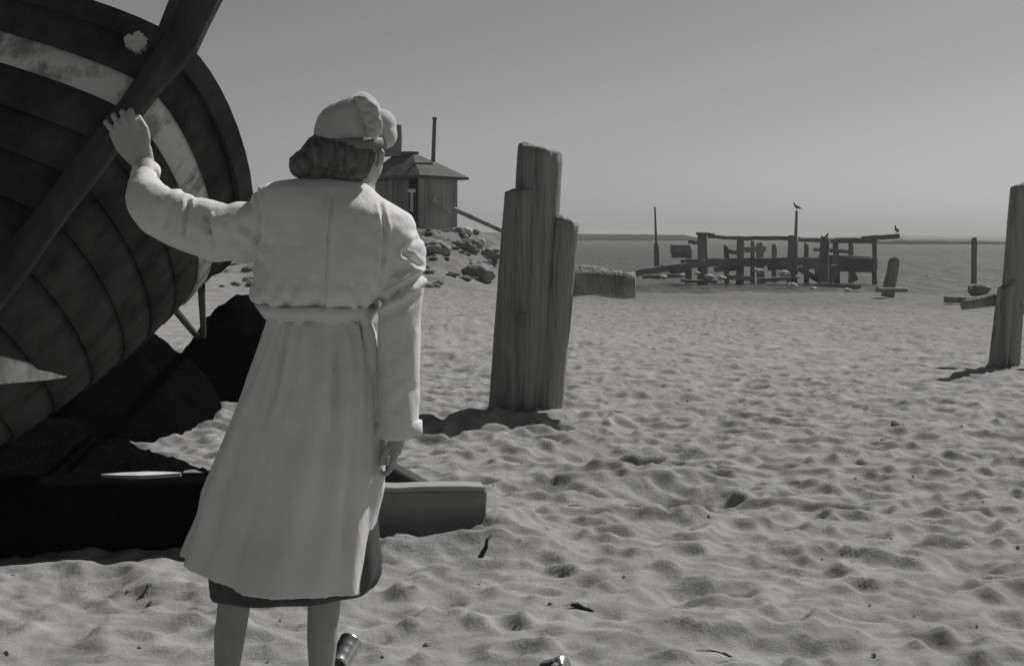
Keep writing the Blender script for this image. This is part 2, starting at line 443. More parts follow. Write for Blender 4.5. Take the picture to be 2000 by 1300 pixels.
boat = thing('wooden_boat', (-2.4, 6.0, 0), 'black tarred wooden boat heeled over with a pale painted stripe', 'boat')
US = [0, .003, .008, .015, .025, .04, .06, .08, .105, .135, .17, .21, .25, .3, .35, .4, .46, .52, .58, .64, .7, .77, .84, .92, 1.0]
VE = [0, .08, .17, .26, .35, .44, .53, .61, .685, .75, .805, .856, .905, .943, 1.0]
for side in (1, -1):
    for k in range(len(VE) - 1):
        v0, v1 = VE[k], VE[k + 1]; vl = max(0, v0 - .010)
        rings = []
        for u in US:
            wv = .004 * math.sin(u * 23 + k * 1.7)
            rings.append([hull_pt(u, vl, side, .022 + wv * .5), hull_pt(u, (v0 + v1) / 2, side, .016 + wv), hull_pt(u, v1, side, .006),
                          hull_pt(u, v1, side, -.02), hull_pt(u, (v0 + v1) / 2, side, -.006), hull_pt(u, vl, side, .004)])
        mb = MB(); mb.rings(rings)
        st = mb.build('strake', M_stripe if k == 12 else M_tar, boat, True)
        if k == 12: tag(st, 'pale painted strake running back from the stem')
    # rubbing wale along the top edge
    rings = []
    for u in US:
        rings.append([hull_pt(u, .975, side, .022), hull_pt(u, .975, side, .048), hull_pt(u, 1.0, side, .050), hull_pt(u, 1.0, side, -.05), hull_pt(u, .99, side, -.05)])
    mb = MB(); mb.rings(rings); mb.build('gunwale', M_tar, boat, False)
# stem post, proud of the planking and standing up past the gunwales
sv = []
for i in range(22):
    v = .30 + .70 * i / 21
    p = hull_local(0, v, 1); sv.append((p.y, p.z))
for e in (.08, .16, .24, .34, .42): sv.append((sv[21][0] - .03 * e, sv[21][1] + e))
rings = []
for i, (yy, zz) in enumerate(sv):
    top = max(0, i - 21)
    w = float(np.interp(i, [0, 17, 19, 21, 24, 26], [.055, .040, .040, .052, .072, .078])) + .003 * math.sin(i * 1.3); sx = -.22 * max(0, zz - sv[21][1])
    wob = .008 * noise.noise(Vector((i * .6, 1, 2)))
    fr, bk = .085 + wob, .10
    rings.append([boat_world(sx + qx * w, yy + qy, zz) for qx, qy in ((-1, bk), (-1, -fr * .5), (-.55, -fr), (.55, -fr), (1, -fr * .5), (1, bk))])
mb = MB(); mb.rings(rings); mb.build('stem', M_stem, boat, False, .006)
# keel
rings = []
for u in US[6:]:
    p = hull_local(u, 0, 1); rings.append([boat_world(s * .055, p.y, p.z + dz) for s, dz in ((-1, .05), (-1, -.12), (1, -.12), (1, .05))])
mb = MB(); mb.rings(rings); mb.build('keel', M_stem, boat, False)
# transom, deck
tr = [hull_pt(1.0, v, 1, -.003) for v in np.linspace(0, .995, 14)] + [hull_pt(1.0, v, -1, -.003) for v in np.linspace(.995, 0.05, 13)]
off = (hull_pt(.985, .5, 1) - hull_pt(1, .5, 1))
mb = MB(); mb.rings([tr, [q + off * .6 for q in tr]]); mb.build('transom', M_tar, boat, False)
rings = []
for u in US[2:]:
    a, b_ = hull_local(u, .93, 1), hull_local(u, .93, -1)
    a.x -= .012; b_.x += .012
    if a.x < .004: continue
    rings.append([boat_world(b_.x, a.y, a.z), boat_world(0, a.y, a.z + .05), boat_world(a.x, a.y, a.z), boat_world(a.x, a.y, a.z - .03), boat_world(b_.x, a.y, a.z - .03)])
mb = MB(); mb.rings(rings); mb.build('deck', M_stem, boat, False)
# worn patch of bare wood by the stem, on the far bow
mb = MB(); rings = []
cu, cv = .0052, .972
ring0 = []; ring1 = []
for j in range(44):
    a = 2 * math.pi * j / 44; k = 1 + .45 * noise.noise(Vector((math.cos(a) * 1.6, math.sin(a) * 1.6, 4))) + .25 * noise.noise(Vector((math.cos(a) * 5, math.sin(a) * 5, 1)))
    u = cu + .0022 * k * math.cos(a); v = cv + .0125 * k * math.sin(a)
    ring0.append(hull_pt(u, v, -1, .006)); ring1.append(hull_pt(u, v, -1, .053))
mb.rings([ring0, ring1]); tag(mb.build('scuffed_patch', M_scuff, boat, False), 'pale scuffed patch beside the stem')
# added pale board, coloured as a sunlit wedge under the hull
rr = []
for px, yt, yb, d in ((-160, 676, 748, 3.86), (-60, 684, 748, 3.96), (0, 697, 750, 4.11), (60, 712, 745, 4.35), (100, 724, 741, 4.56), (127, 733, 737, 4.75)):
    a, b_ = P(px, yt, d - .05), P(px, yb, d - .05); rr.append([a, b_, b_ + Vector((-.02, .20, 0)), a + Vector((-.02, .20, 0))])
mb = MB(); mb.rings(rr); tag(mb.build('sun_patch_board', M_sun_patch, boat, False), 'pale board added as a sunlit patch under the hull')

# ------------------------------------------------------------------ timbers under and beside the boat
def timber(name, p0, p1, w, h, m, label, cat, sub=10, wob=.006, bevel=.008):
    p0 = Vector(p0); p1 = Vector(p1); ax = (p1 - p0).normalized(); az = Vector((0, 0, 1)); ay = az.cross(ax).normalized(); az = ax.cross(ay)
    mb = MB(); mb.box((p0 + p1) / 2, ax, ay, az, (p1 - p0).length / 2, w / 2, h / 2, wob, sub)
    o = mb.build(name, m, None, False, bevel)
    if label: tag(o, label, cat)
    return o
slp = timber('shadow_black_sleeper', (-2.45, 5.54, .14), (-.86, 5.84, .12), .26, .31, M_shadow, 'sleeper coloured shadow black on the sand under the boat, left of the coat', 'sleeper')  # timber coloured black for the shadow lying over it
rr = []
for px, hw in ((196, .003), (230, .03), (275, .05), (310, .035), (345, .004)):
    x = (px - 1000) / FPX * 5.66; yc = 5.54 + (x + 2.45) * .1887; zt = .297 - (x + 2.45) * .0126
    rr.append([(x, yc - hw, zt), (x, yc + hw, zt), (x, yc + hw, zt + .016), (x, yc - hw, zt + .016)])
mb = MB(); mb.rings(rr); tag(mb.build('sun_sliver_slat', M_sun_patch, slp, False), 'thin pale slat added as the sunlit sliver on top')  # slat added to paint the sunlit sliver of the sleeper top
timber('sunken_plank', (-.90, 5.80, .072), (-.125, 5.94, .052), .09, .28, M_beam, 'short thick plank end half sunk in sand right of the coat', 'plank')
cap = timber('lit_top_edge', (-.885, 5.805, .222), (-.13, 5.942, .202), .12, .022, M_lit_top, None, None, 8, .003, .003); cap.parent = bpy.data.objects['sunken_plank']  # paler strip paints the sunlight along the plank's top
# dark wedge added to stand for a triangle of shade on the sand
mb = MB(); c0 = P(700, 955, 6.75)
rings = []
for yy in (0, .16):
    rings.append([Vector((-.98, 6.55 + yy, -.02)), Vector((-.36, 6.60 + yy, -.02)), Vector((-.37, 6.60 + yy, .05)), Vector((-.62, 6.57 + yy, .19)), Vector((-.98, 6.55 + yy, .21))])
mb.rings(rings); tag(mb.build('shade_wedge', M_prop, None, False, .01), 'dark wedge added as shade behind the sunken plank', 'shade wedge')

# black heap added in place of the boat's shadow on the sand
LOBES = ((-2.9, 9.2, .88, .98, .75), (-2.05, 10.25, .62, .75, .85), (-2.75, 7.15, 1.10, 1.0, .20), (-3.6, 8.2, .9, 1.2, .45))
def shadow_heap_z(x, y):
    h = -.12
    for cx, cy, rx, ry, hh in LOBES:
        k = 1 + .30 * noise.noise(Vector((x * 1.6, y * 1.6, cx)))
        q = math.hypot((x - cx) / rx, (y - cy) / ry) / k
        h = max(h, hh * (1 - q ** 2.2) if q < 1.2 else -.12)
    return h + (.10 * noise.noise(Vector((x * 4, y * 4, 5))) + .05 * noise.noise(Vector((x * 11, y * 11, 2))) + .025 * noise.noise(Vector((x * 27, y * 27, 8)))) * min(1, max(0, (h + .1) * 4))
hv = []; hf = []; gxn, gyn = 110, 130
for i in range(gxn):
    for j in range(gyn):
        x = -4.6 + 3.5 * i / (gxn - 1); y = 6.0 + 5.2 * j / (gyn - 1); hv.append((x, y, shadow_heap_z(x, y) - .02))
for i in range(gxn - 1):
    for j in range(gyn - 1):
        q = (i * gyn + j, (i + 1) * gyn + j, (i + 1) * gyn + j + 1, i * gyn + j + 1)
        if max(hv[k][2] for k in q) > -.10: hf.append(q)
tag(add('shadow_heap', hv, hf, M_shadow), 'black heap added as shadow between the boat and the coat', 'heap')

def pole(name, p0, p1, r0, r1, m, label=None, cat=None, parent=None, n=14, seg=10, seed=0, bow=.0, jag=.12, group=None, smooth=True, slope=0.0):
    p0 = Vector(p0); p1 = Vector(p1); pts = []; rad = []
    side = Vector((noise.noise(Vector((seed, 1, 0))), noise.noise(Vector((seed, 5, 0))), 0))
    for i in range(seg + 1):
        t = i / seg; pts.append(p0.lerp(p1, t) + side * bow * math.sin(math.pi * t)); rad.append(r0 + (r1 - r0) * t)
    mb = MB(); mb.tube(pts, rad, n, None, None, jag, seed * 3.7)
    if slope:                                   # weathered, slanting head
        e = len(mb.v) - 2 - n                   # last ring before the two cap centres
        ax = (p1 - p0).normalized()
        for j in range(n):
            mb.v[seg * n + j] += ax * (slope * math.cos(2 * math.pi * j / n + seed) + .25 * slope * noise.noise(Vector((j * 1.1, seed, 0))))
    o = mb.build(name, m, parent, smooth)
    if label: tag(o, label, cat, group)
    return o
pole('boat_prop', (-2.26, 9.75, .58), P(393, 556, 6.3), .020, .018, M_prop, 'thin upright prop under the boat side', 'prop', seed=2, n=8)
pole('boat_prop', (-2.29, 9.70, .58), P(335, 596, 6.5), .022, .018, M_prop, 'slanting prop leaning in under the boat side', 'prop', seed=3, n=8)

# ------------------------------------------------------------------ the cluster of mooring piles
def pile(name, top, bot, r0, r1, parent, seed, m=M_pile, slope=.03, n=28, seg=26):
    """an old round pile: split, grooved along the grain, with a worn slanting head"""
    top = Vector(top); bot = Vector(bot); bot = bot + (bot - top).normalized() * .35
    ax = (top - bot).normalized(); u = Vector((1, 0, 0)); u = (u - ax * u.dot(ax)).normalized(); w = ax.cross(u)
    rings = []
    hs = [i / seg for i in range(seg + 1)] + [1.004, 1.008]
    for i, t in enumerate(hs):
        t0 = min(t, 1); ring = []
        r = r1 + (r0 - r1) * t0
        shr = (1, .93, .70)[max(0, i - seg)]
        for j in range(n):
            a = 2 * math.pi * j / n; c, s = math.cos(a), math.sin(a)
            g = .055 * noise.noise(Vector((c * 5 + seed, s * 5, t0 * 1.2))) + .07 * noise.noise(Vector((c * 1.5 + seed, s * 1.5, t0 * 2.5))) + .02 * noise.noise(Vector((c * 9, s * 9 + seed, t0 * 9)))
            crack = -.10 * max(0, noise.noise(Vector((c * 7 + seed * 2, s * 7, t0 * .5))) - .28)
            d = r * (1 + g + crack) * shr
            q = bot.lerp(top, t0) + (u * c + w * s) * d
            if t0 > .9: q += ax * (slope * c * .8 + slope * .8 * noise.noise(Vector((c * 2, s * 2, seed)))) * ((t0 - .9) / .1)
            if i > seg: q += ax * (.010 * (i - seg))
            ring.append(q)
        rings.append(ring)
    mb = MB(); mb.rings(rings); return mb.build(name, m, parent, True)
dol = thing('mooring_piles', (.1, 9.8, 0), 'cluster of three thick dark mooring piles with a log across', 'mooring post')
pile('pile', P(1056, 294, 9.8), P(1028, 812, 9.8), .163, .185, dol, 1, slope=-.03)
pile('pile', P(1020, 374, 9.74), P(992, 808, 9.74), .125, .150, dol, 5, slope=.02)
pile('pile', P(1104, 432, 9.76), P(1066, 815, 9.76), .105, .130, dol, 9, slope=-.04)
mb = MB(); a, b_ = P(1000, 540, 9.98), P(1241, 556, 9.88)
pts = [a.lerp(b_, i / 12) + Vector((0, 0, .01 * math.sin(i))) for i in range(13)]
mb.tube(pts, [.118 - .002 * i for i in range(13)], 20, None, None, .22, 4.2); mb.build('cross_log', M_pile, dol, True)
mb = MB(); mb.box(P(1021, 625, 9.52), (0, 0, 1), (1, 0, 0), (0, 1, 0), .055, .028, .02, .004, 3); mb.build('iron_bolt_plate', M_iron, dol, False, .004)

# right-hand post
rp = thing('mooring_post', (5.05, 13.7, 0), 'tall dark leaning post at the right edge with a rail across', 'mooring post')
pile('pile', P(1993, 364, 13.7), P(1968, 712, 13.7), .098, .125, rp, 13, slope=.03)
pile('short_pile', P(1966, 560, 13.62), P(1950, 708, 13.62), .085, .10, rp, 17, slope=.05)
pole('rail', P(1878, 596, 13.75), P(1950, 584, 13.75), .050, .070, M_pile, None, None, rp, seed=4)
pole('rail', P(1985, 600, 13.65), P(2080, 606, 13.65), .055, .05, M_pile, None, None, rp, seed=6)

# ------------------------------------------------------------------ the hut on the bank
def P2(px, py, d): return P(px, py, d)
hut = thing('wooden_hut', (-3.58, 47.5, 1.41), 'small dark wooden hut with low roof standing on the bank', 'hut')
A = Vector((-3.15, 46, 0)); sdv = Vector((.683, .73, 0)); fdv = Vector((-.73, .683, 0)); up = Vector((0, 0, 1))
ZB, ZE = 1.20, 3.40; LS, LF = 1.75, 3.0
def wall_boards(org, along, outn, length, z0, z1, n, skip=()):
    w = length / n
    for i in range(n):
        if i in skip: continue
        c = org + along * (w * (i + .5)) + up * ((z0 + z1) / 2 + rnd.uniform(-.03, .02)) + outn * rnd.uniform(-.012, .012)
        mb = MB(); mb.box(c, up, along, outn, (z1 - z0) / 2, w * .48, .014, .004, 3); mb.build('board', M_board, hut)
wall_boards(A, sdv, -fdv, LS, ZB, ZE, 10)
wall_boards(A + sdv * .55, fdv, -sdv, LF, ZB, ZE, 15, (3, 4, 5))          # porch wall set back under the roof
wall_boards(A + fdv * LF + sdv * .55, sdv, fdv, LS - .55, ZB, ZE, 7)
wall_boards(A + sdv * LS, fdv, sdv, LF, ZB, ZE, 15)
for q in (A, A + fdv * LF * .5, A + fdv * LF):
    mb = MB(); mb.box(q + up * ((ZB + ZE) / 2), up, sdv, fdv, (ZE - ZB) / 2, .06, .06, .004, 4); mb.build('porch_post', M_board, hut)
mb = MB(); mb.box(A + sdv * .60 + fdv * .82 + up * 2.1, up, fdv, sdv, .9, .27, .015); mb.build('door', M_prop, hut)
# bright pane and towel on the porch
wpos = P(804, 388, 45.9)
mb = MB(); mb.box(wpos + up * .27, (1, 0, 0), (0, 1, 0), up, .13, .02, .06); mb.build('sign_board', M_white, hut)
mb = MB(); mb.box(wpos - up * .12, (1, 0, 0), (0, 1, 0), up, .055, .02, .33, .01, 4); mb.build('hanging_towel', M_pale, hut)
mb = MB(); a, b_ = P(846, 386, 45.9), P(882, 412, 46.6)
dirv = (b_ - a).normalized(); mb.box((a + b_) / 2, dirv, up.cross(dirv).normalized(), dirv.cross(up.cross(dirv)).normalized() * -1, (b_ - a).length / 2, .03, .14); mb.build('diagonal_plank', M_pile2, hut)
# roof: four slopes with eaves
cen = A + sdv * LS / 2 + fdv * LF / 2
ov = .30
def cor(a, b, z): return A + sdv * a + fdv * b + up * z
eav = [cor(-ov, -ov, ZE), cor(LS + ov, -ov, ZE - .02), cor(LS + ov, LF + ov, ZE), cor(-ov, LF + ov, ZE)]
mid = [cen + (q - cen) * .50 + up * (.62 - .5 * (q.z - ZE)) for q in eav]
mid = [Vector((q.x, q.y, ZE + .48)) for q in mid]
rid = [cor(LS / 2 - .12, LF * .40, ZE + .80), cor(LS / 2 + .12, LF * .40, ZE + .80), cor(LS / 2 + .12, LF * .70, ZE + .88), cor(LS / 2 - .12, LF * .70, ZE + .88)]
mb = MB(); mb.rings([[q - up * .09 for q in eav], eav, mid, rid]); roof = mb.build('roof', M_roof, hut)
mb = MB(); mb.box((rid[0] + rid[2]) / 2 + up * .03, fdv, sdv, up, .42, .16, .05, .01, 3); mb.build('ridge_cap', M_roof, roof)
pole('stove_pipe', P(846, 316, 47.2), P(849, 231, 47.2), .075, .070, M_iron, None, None, roof, seed=8, jag=.02)
pole('pipe_cap', P(849, 234, 47.2), P(849, 229, 47.2), .088, .088, M_iron, None, None, roof, seed=8, jag=.0)
mb = MB(); mb.box(P(766, 275, 47.9), up, (1, 0, 0), (0, 1, 0), .56, .35, .25, .012, 6); mb.build('chimney', M_brick, roof)

pole('fallen_spar', P(888, 409, 45.4), P(992, 456, 43.0), .085, .07, M_pile2, 'long dark spar sloping down from the hut to the bank', 'spar', seed=12)

def rock(name, c, r, m, label=None, cat=None, group=None, seed=0, squash=.7, sub=3, parent=None):
    bm = bmesh.new(); bmesh.ops.create_icosphere(bm, subdivisions=sub, radius=1)
    for q in bm.verts:
        n = q.co.normalized()
        k = 1 + .34 * noise.noise(n * 1.3 + Vector((seed * 3.1, 0, 0))) + .14 * noise.noise(n * 3.4 + Vector((0, seed, 0))) + .05 * noise.noise(n * 9)
        q.co = Vector(c) + Vector((n.x * r, n.y * r, n.z * r * squash)) * k
    o = bm_add(name, bm, m, parent, True)
    if label: tag(o, label, cat, group)
    return o
def ray_ground(px, py, d0=12.0):
    d = d0
    while d < 62:
        p = P(px, py, d)
        if p.z <= ground(p.x, p.y): return p
        d += .1
    return P(px, py, 45)
for i, (px, py, d, r) in enumerate(((898, 442, 45, .17), (912, 430, 45.3, .20), (925, 446, 44.6, .20), (938, 438, 45, .17), (905, 452, 44.4, .16), (950, 449, 44.8, .15), (930, 428, 45.8, .14), (890, 450, 45, .14), (946, 456, 44, .17))):
    p = P(px, py, d); p.z = ground(p.x, p.y) + r * .35
    rock('heap_stone', p, r, M_pale if i % 2 else M_rock, 'rough stone in the heap beside the hut wall', 'stone', 'stones heaped beside the hut', i, .75)
for i, (px, py, r, lab) in enumerate(((935, 532, .42, 'large dark boulder at the foot of the bank by the piles'), (850, 486, .42, 'dark rock jutting from the bank under the hut corner'),
                                     (912, 478, .40, 'dark rock on the bank slope below the stone heap'), (960, 490, .40, 'dark rock on the bank edge left of the piles'))):
    p = ray_ground(px, py + 8)
    rock('boulder', (p.x, p.y, p.z + r * .15), r, M_rock, lab, 'rock', None, 20 + i, .62, 4)

bm = bmesh.new(); r7 = random.Random(5)
for i in range(1100):
    y = r7.uniform(24, 45); x = r7.uniform(-16, .6); g = float(base_height(x, y))
    if g < .12 or r7.random() < .25: continue
    b2 = bmesh.ops.create_icosphere(bm, subdivisions=1, radius=1)
    sz = r7.uniform(.03, .15); k = r7.uniform(0, 50)
    for q in b2['verts']:
        n_ = q.co.normalized(); q.co = Vector((x, y, g + sz * .1)) + Vector((n_.x * 1.3, n_.y, n_.z * .6)) * sz * (1 + .5 * noise.noise(n_ * 1.7 + Vector((k, 0, 0))))
tag(bm_add('bank_rubble', bm, M_dkrock, None, False), 'broken stones and clods strewn over the bank below the hut', 'rubble', kind='stuff')

# ------------------------------------------------------------------ the ruined jetty at the water's edge
DJ = 50.0
jet = thing('ruined_jetty', (9.5, 50, -.6), 'ruined wooden jetty of crooked posts and sagging planks at the waterline', 'jetty')
def jpost(px, yt, yb, w, d=DJ, lean=0, seed=0):
    k = d / FPX
    t = P(px, yt, d); b = P(px + lean, yb, d); b.z = min(b.z, -.55)
    pole('post', b, t, w / 2 * k * .9, w / 2 * k * .8, M_far, None, None, jet, 10, 8, seed, .04, .18, slope=.03)
for i, (px, yt, yb, w, ln, dd) in enumerate(((1345, 480, 525, 16, 0, 51), (1372, 457, 549, 24, 0, 49.4), (1418, 479, 535, 12, 2, 51), (1447, 461, 540, 18, -2, 50.6), (1470, 470, 538, 10, 0, 51.4), (1484, 474, 535, 18, 2, 51),
                                          (1512, 478, 520, 12, 0, 52), (1549, 461, 550, 24, -2, 49.5), (1575, 476, 530, 12, 0, 51), (1612, 462, 562, 22, -5, 48.8), (1632, 474, 545, 14, 3, 50), (1662, 472, 540, 12, 0, 51.5), (1708, 468, 547, 11, 0, 49.8))):
    jpost(px, yt, yb, w, dd, ln, i)
def jplank(x0, y0, x1, y1, th, d0=DJ, d1=None, w=.22, nm='plank'):
    a, b = P(x0, y0, d0), P(x1, y1, d1 or d0); ax = (b - a).normalized(); ay = up.cross(ax).normalized(); az = ax.cross(ay)
    mb = MB(); mb.box((a + b) / 2, ax, ay, az, (b - a).length / 2, w / 2, th / 2 * DJ / FPX, .012, 7); mb.build(nm, M_far, jet)
jplank(1242, 534, 1380, 513, 12, 49); jplank(1330, 514, 1480, 512, 16, 50); jplank(1440, 513, 1600, 510, 16, 50.3); jplank(1570, 514, 1712, 515, 22, 49.9, 50.4)
jplank(1600, 503, 1700, 507, 12, 51)
jplank(1365, 461, 1460, 466, 7, 50); jplank(1440, 465, 1560, 466, 8, 50.2); jplank(1545, 468, 1640, 471, 8, 50); jplank(1630, 470, 1712, 469, 10, 50.4); jplank(1684, 466, 1756, 461, 9, 49.9)
jplank(1360, 456, 1395, 458, 5, 49.2); jplank(1310, 486, 1347, 487, 16, 50.8, nm='board'); jplank(1312, 499, 1345, 498, 10, 51, nm='board'); jplank(1455, 488, 1495, 486, 11, 51, nm='board'); jplank(1415, 490, 1450, 494, 8, 51)
jplank(1590, 487, 1660, 492, 7, 50.9)
jplank(1592, 532, 1636, 528, 22, 49.3, nm='board'); jplank(1560, 524, 1600, 548, 10, 49.4, nm='brace'); jplank(1640, 520, 1618, 556, 10, 49.2, nm='brace')
jplank(1660, 522, 1672, 548, 8, 50, nm='brace'); jplank(1290, 520, 1322, 534, 8, 49.2)

jplank(1255, 541, 1335, 538, 7, 47.5, nm='fallen_plank'); jplank(1330, 548, 1400, 551, 6, 46.5, nm='fallen_plank'); jplank(1420, 541, 1470, 545, 9, 47.5, nm='fallen_plank'); jplank(1480, 548, 1545, 544, 7, 46, nm='fallen_plank')
jplank(1600, 556, 1680, 560, 7, 43, nm='fallen_plank'); jplank(1320, 528, 1345, 522, 14, 50.4, nm='board'); jplank(1395, 526, 1440, 524, 10, 50.5, nm='board'); jplank(1500, 524, 1540, 521, 9, 50.4, nm='board'); jplank(1640, 526, 1705, 528, 8, 50.2, nm='board')
jplank(1345, 472, 1372, 476, 6, 50);
# standing poles
pole('thin_pole', P(1283, 512, 47), P(1279, 404, 47), .055, .030, M_far, 'thin bare pole left of the jetty', 'pole', seed=21)
pole('pole_sleeve', P(1283, 520, 47.05), P(1282, 476, 47.05), .10, .09, M_far, 'short stump lashed to the foot of the bare pole', 'post', seed=22)
pole('thin_pole', P(1551, 548, 49.1), P(1556, 412, 49.1), .075, .045, M_far, 'tall pole standing in the jetty with a bird on top', 'pole', seed=23)
pole('stake', P(1902, 556, 44), P(1903, 464, 44), .095, .090, M_far, 'single upright stake in the water left of the right post', 'stake', seed=24, slope=.02)
pole('leaning_stump', P(1733, 580, 33), P(1747, 508, 33), .17, .13, M_pile2, 'thick leaning stump in the dark sand right of the jetty', 'stump', seed=25, slope=.08, jag=.2)
pole('drift_log', P(1712, 566, 32), P(1772, 566, 32.2), .06, .05, M_pile2, 'short drift log lying at the foot of the leaning stump', 'log', seed=26)
pole('drift_log', P(1845, 584, 28), P(1930, 588, 27.5), .07, .06, M_pile2, 'dark drift log on the sand beside the right post', 'log', seed=27)
rock('sand_rock', P(1912, 566, 34), .30, M_rock, 'dark rock on the wet sand below the single stake', 'rock', None, 41, .5)

def bird(name, foot, h, face, label):
    """one continuous body from tail to beak, on two legs"""
    foot = Vector(foot); fx = Vector((math.cos(face), math.sin(face), 0))
    prof = [(-.62, .30, .012), (-.50, .34, .045), (-.30, .42, .11), (-.08, .50, .155), (.12, .58, .145), (.24, .70, .095), (.28, .80, .075), (.32, .89, .09), (.38, .93, .075), (.45, .92, .028), (.58, .89, .008)]
    mb = MB(); mb.tube([foot + fx * (a * h) + up * (b * h + .0) for a, b, r in prof], [(r * h * 1.05, r * h * .9) for a, b, r in prof], 10, (0, 0, 1))
    o = mb.build(name, M_bird, None, True); tag(o, label, 'bird', 'birds perched on the jetty')
    for s in (-.05, .05):
        sidev = Vector((-fx.y, fx.x, 0)) * (s * h)
        m2 = MB(); m2.tube([foot + sidev - up * .0, foot + sidev + up * (.45 * h)], [.018 * h, .02 * h], 6); m2.build('leg', M_iron, o)
    for s in (-1, 1):
        sidev = Vector((-fx.y, fx.x, 0))
        m2 = MB(); m2.tube([foot + fx * (a * h) + up * (b * h) + sidev * (s * w * h) for a, b, w in ((.16, .60, .12), (-.05, .53, .15), (-.3, .44, .12), (-.58, .34, .04))], [(.03 * h, .06 * h), (.03 * h, .11 * h), (.025 * h, .08 * h), (.01 * h, .02 * h)], 8, tuple(sidev * s))
        m2.build('wing', M_bird, o, True)
    return o
bird('sea_bird', P(1556, 413, 49.1), .33, R(200), 'dark bird perched on top of the tall pole')
bird('sea_bird', P(1612, 472, 48.8), .32, R(20), 'dark bird perched on the broad jetty post')
bird('sea_bird', P(1751, 459, 49.9), .38, R(95), 'slim bird standing on the jetty end plank')

for i, (px, py, w, lab) in enumerate(((1296, 541, 12, 'small white stone at the left end of the jetty'), (1385, 541, 16, 'large white stone beside the thick jetty post'), (1362, 533, 9, 'white stone under the jetty left of the thick post'), (1332, 537, 8, 'small white stone under the ramp planks'),
                                     (1410, 543, 13, 'rounded pale stone in the middle under the jetty'), (1482, 529, 14, 'flat white stone under the middle of the jetty'), (1532, 535, 18, 'long white stone left of the bird pole'), (1558, 541, 9, 'white stone right of the bird pole foot'), (1546, 558, 18, 'flat white stone on the sand before the jetty'),
                                     (1588, 563, 10, 'small white stone on the sand under the broad post'), (1655, 566, 11, 'small white stone on dark sand right of the jetty'), (1815, 542, 8, 'lone white float out on the grey water'))):
    d = 46.5 if py < 550 else 40
    p = P(px, py, d)
    if px == 1815: p = P(px, py, 57.5)
    rock('shore_stone', p, w * .62 * d / FPX, M_pale, lab, 'float' if px == 1815 else 'stone', None, 50 + i, .55, 3)

# ------------------------------------------------------------------ litter on the sand
def on_sand(px, py):
    d = FPX * CAM_H / (py - HOR); x = (px - 1000) / FPX * d
    for _ in range(6):
        z = ground(x, d); d = FPX * (CAM_H - z) / (py - HOR); x = (px - 1000) / FPX * d
    return Vector((x, d, ground(x, d)))
def stick(px, py, w, ang, r, label, seed):
    c = on_sand(px, py); q = random.Random(seed); pts = []
    for i in range(9):
        t = i / 8 - .5; x = c.x + math.cos(ang) * t * w + q.uniform(-.004, .004); y = c.y + math.sin(ang) * t * w + q.uniform(-.004, .004)
        pts.append((x, y, ground(x, y) + r * .5))
    mb = MB(); mb.tube(pts, [r * k for k in (.35, .8, 1.05, .95, 1.1, .9, 1.0, .7, .3)], 8, None, None, .3, seed)
    return tag(mb.build('stick', M_weed, None, True), label, 'stick')
stick(1137, 1187, .085, -.5, .009, 'short black stick lying on the sand right of the coat hem', 91)
stick(1397, 1252, .13, -.25, .009, 'longer black stick lying near the bottom edge of the picture', 92)
p = on_sand(945, 1090)
mb = MB(); mb.tube([p + Vector(q) for q in ((-.02, 0, -.01), (-.005, .01, .02), (.01, .015, .045), (.012, .03, .07), (.03, .05, .085))], [.012, .010, .009, .007, .004], 8)
tag(mb.build('bent_twig', M_weed, None, True), 'short bent dark twig by the beam end', 'twig')
p = on_sand(1748, 838); rock('pebble', p + Vector((0, 0, .02)), .026, M_rock, 'dark upright pebble alone on the right of the sand', 'pebble', None, 71, 1.2, 3)
p = on_sand(1725, 860); rock('pebble', p + Vector((0, 0, .012)), .020, M_rock, 'smaller dark pebble just below the upright one', 'pebble', None, 72, .8, 3)
# scattered crumbs nobody could count
cv = []; cf = []
for i in range(420):
    y = 3.3 + 22 * rng.random() ** 1.5; x = rng.uniform(-.5 * y, .5 * y); z = ground(x, y); s = rng.uniform(.003, .008) * (1 + y * .04)
    b0 = len(cv); a = rng.uniform(0, 6.28)
    for k in range(3): cv.append((x + s * 1.6 * math.cos(a + k * 2.1), y + s * 1.6 * math.sin(a + k * 2.1), z - s * .2))
    cv.append((x, y, z + s))
    cf += [(b0, b0 + 1, b0 + 3), (b0 + 1, b0 + 2, b0 + 3), (b0 + 2, b0, b0 + 3)]
tag(add('sand_crumbs', cv, cf, M_weed, None, True), 'tiny dark crumbs of weed and shell strewn over the sand', 'debris', kind='stuff')

def tin_can(name, c, axis_, r, length, label):
    c = Vector(c); ax = Vector(axis_).normalized(); t = thing(name, c, label, 'tin can')
    prof = [(0, .3), (0, .97), (.02, 1.03), (.06, 1.0), (.3, .985), (.34, 1.0), (.38, .985), (.6, .985), (.64, 1.0), (.68, .985), (.94, 1.0), (.98, 1.04), (1.0, .97), (.97, .92), (.95, .3)]
    mb = MB(); mb.tube([c + ax * length * (a - .5) for a, q in prof], [r * q for a, q in prof], 28); mb.build('body', M_tin, t, True)
    mb = MB(); mb.tube([c + ax * length * .470, c + ax * length * .485], [r * .9, r * .9], 28); mb.build('lid', M_tin, t, False)
    return t
tin_can('tin_can', P(672, 1275, 4.08) , (.30, .75, .45), .036, .10, 'shiny open tin can behind the right leg')
tin_can('tin_can', P(1084, 1305, 4.05), (.5, -.6, .35), .032, .08, 'shiny tin half out of the bottom edge of the picture')

# ------------------------------------------------------------------ the woman
DW = 3.55; KW = DW / FPX
def zx(py): return CAM_H - (py - HOR) * KW
def wx_(px): return (px - 1000) * KW
person = thing('person', (-.62, 3.6, 0), 'person seen from behind in long pale coat and hat with one hand on the boat', 'person')

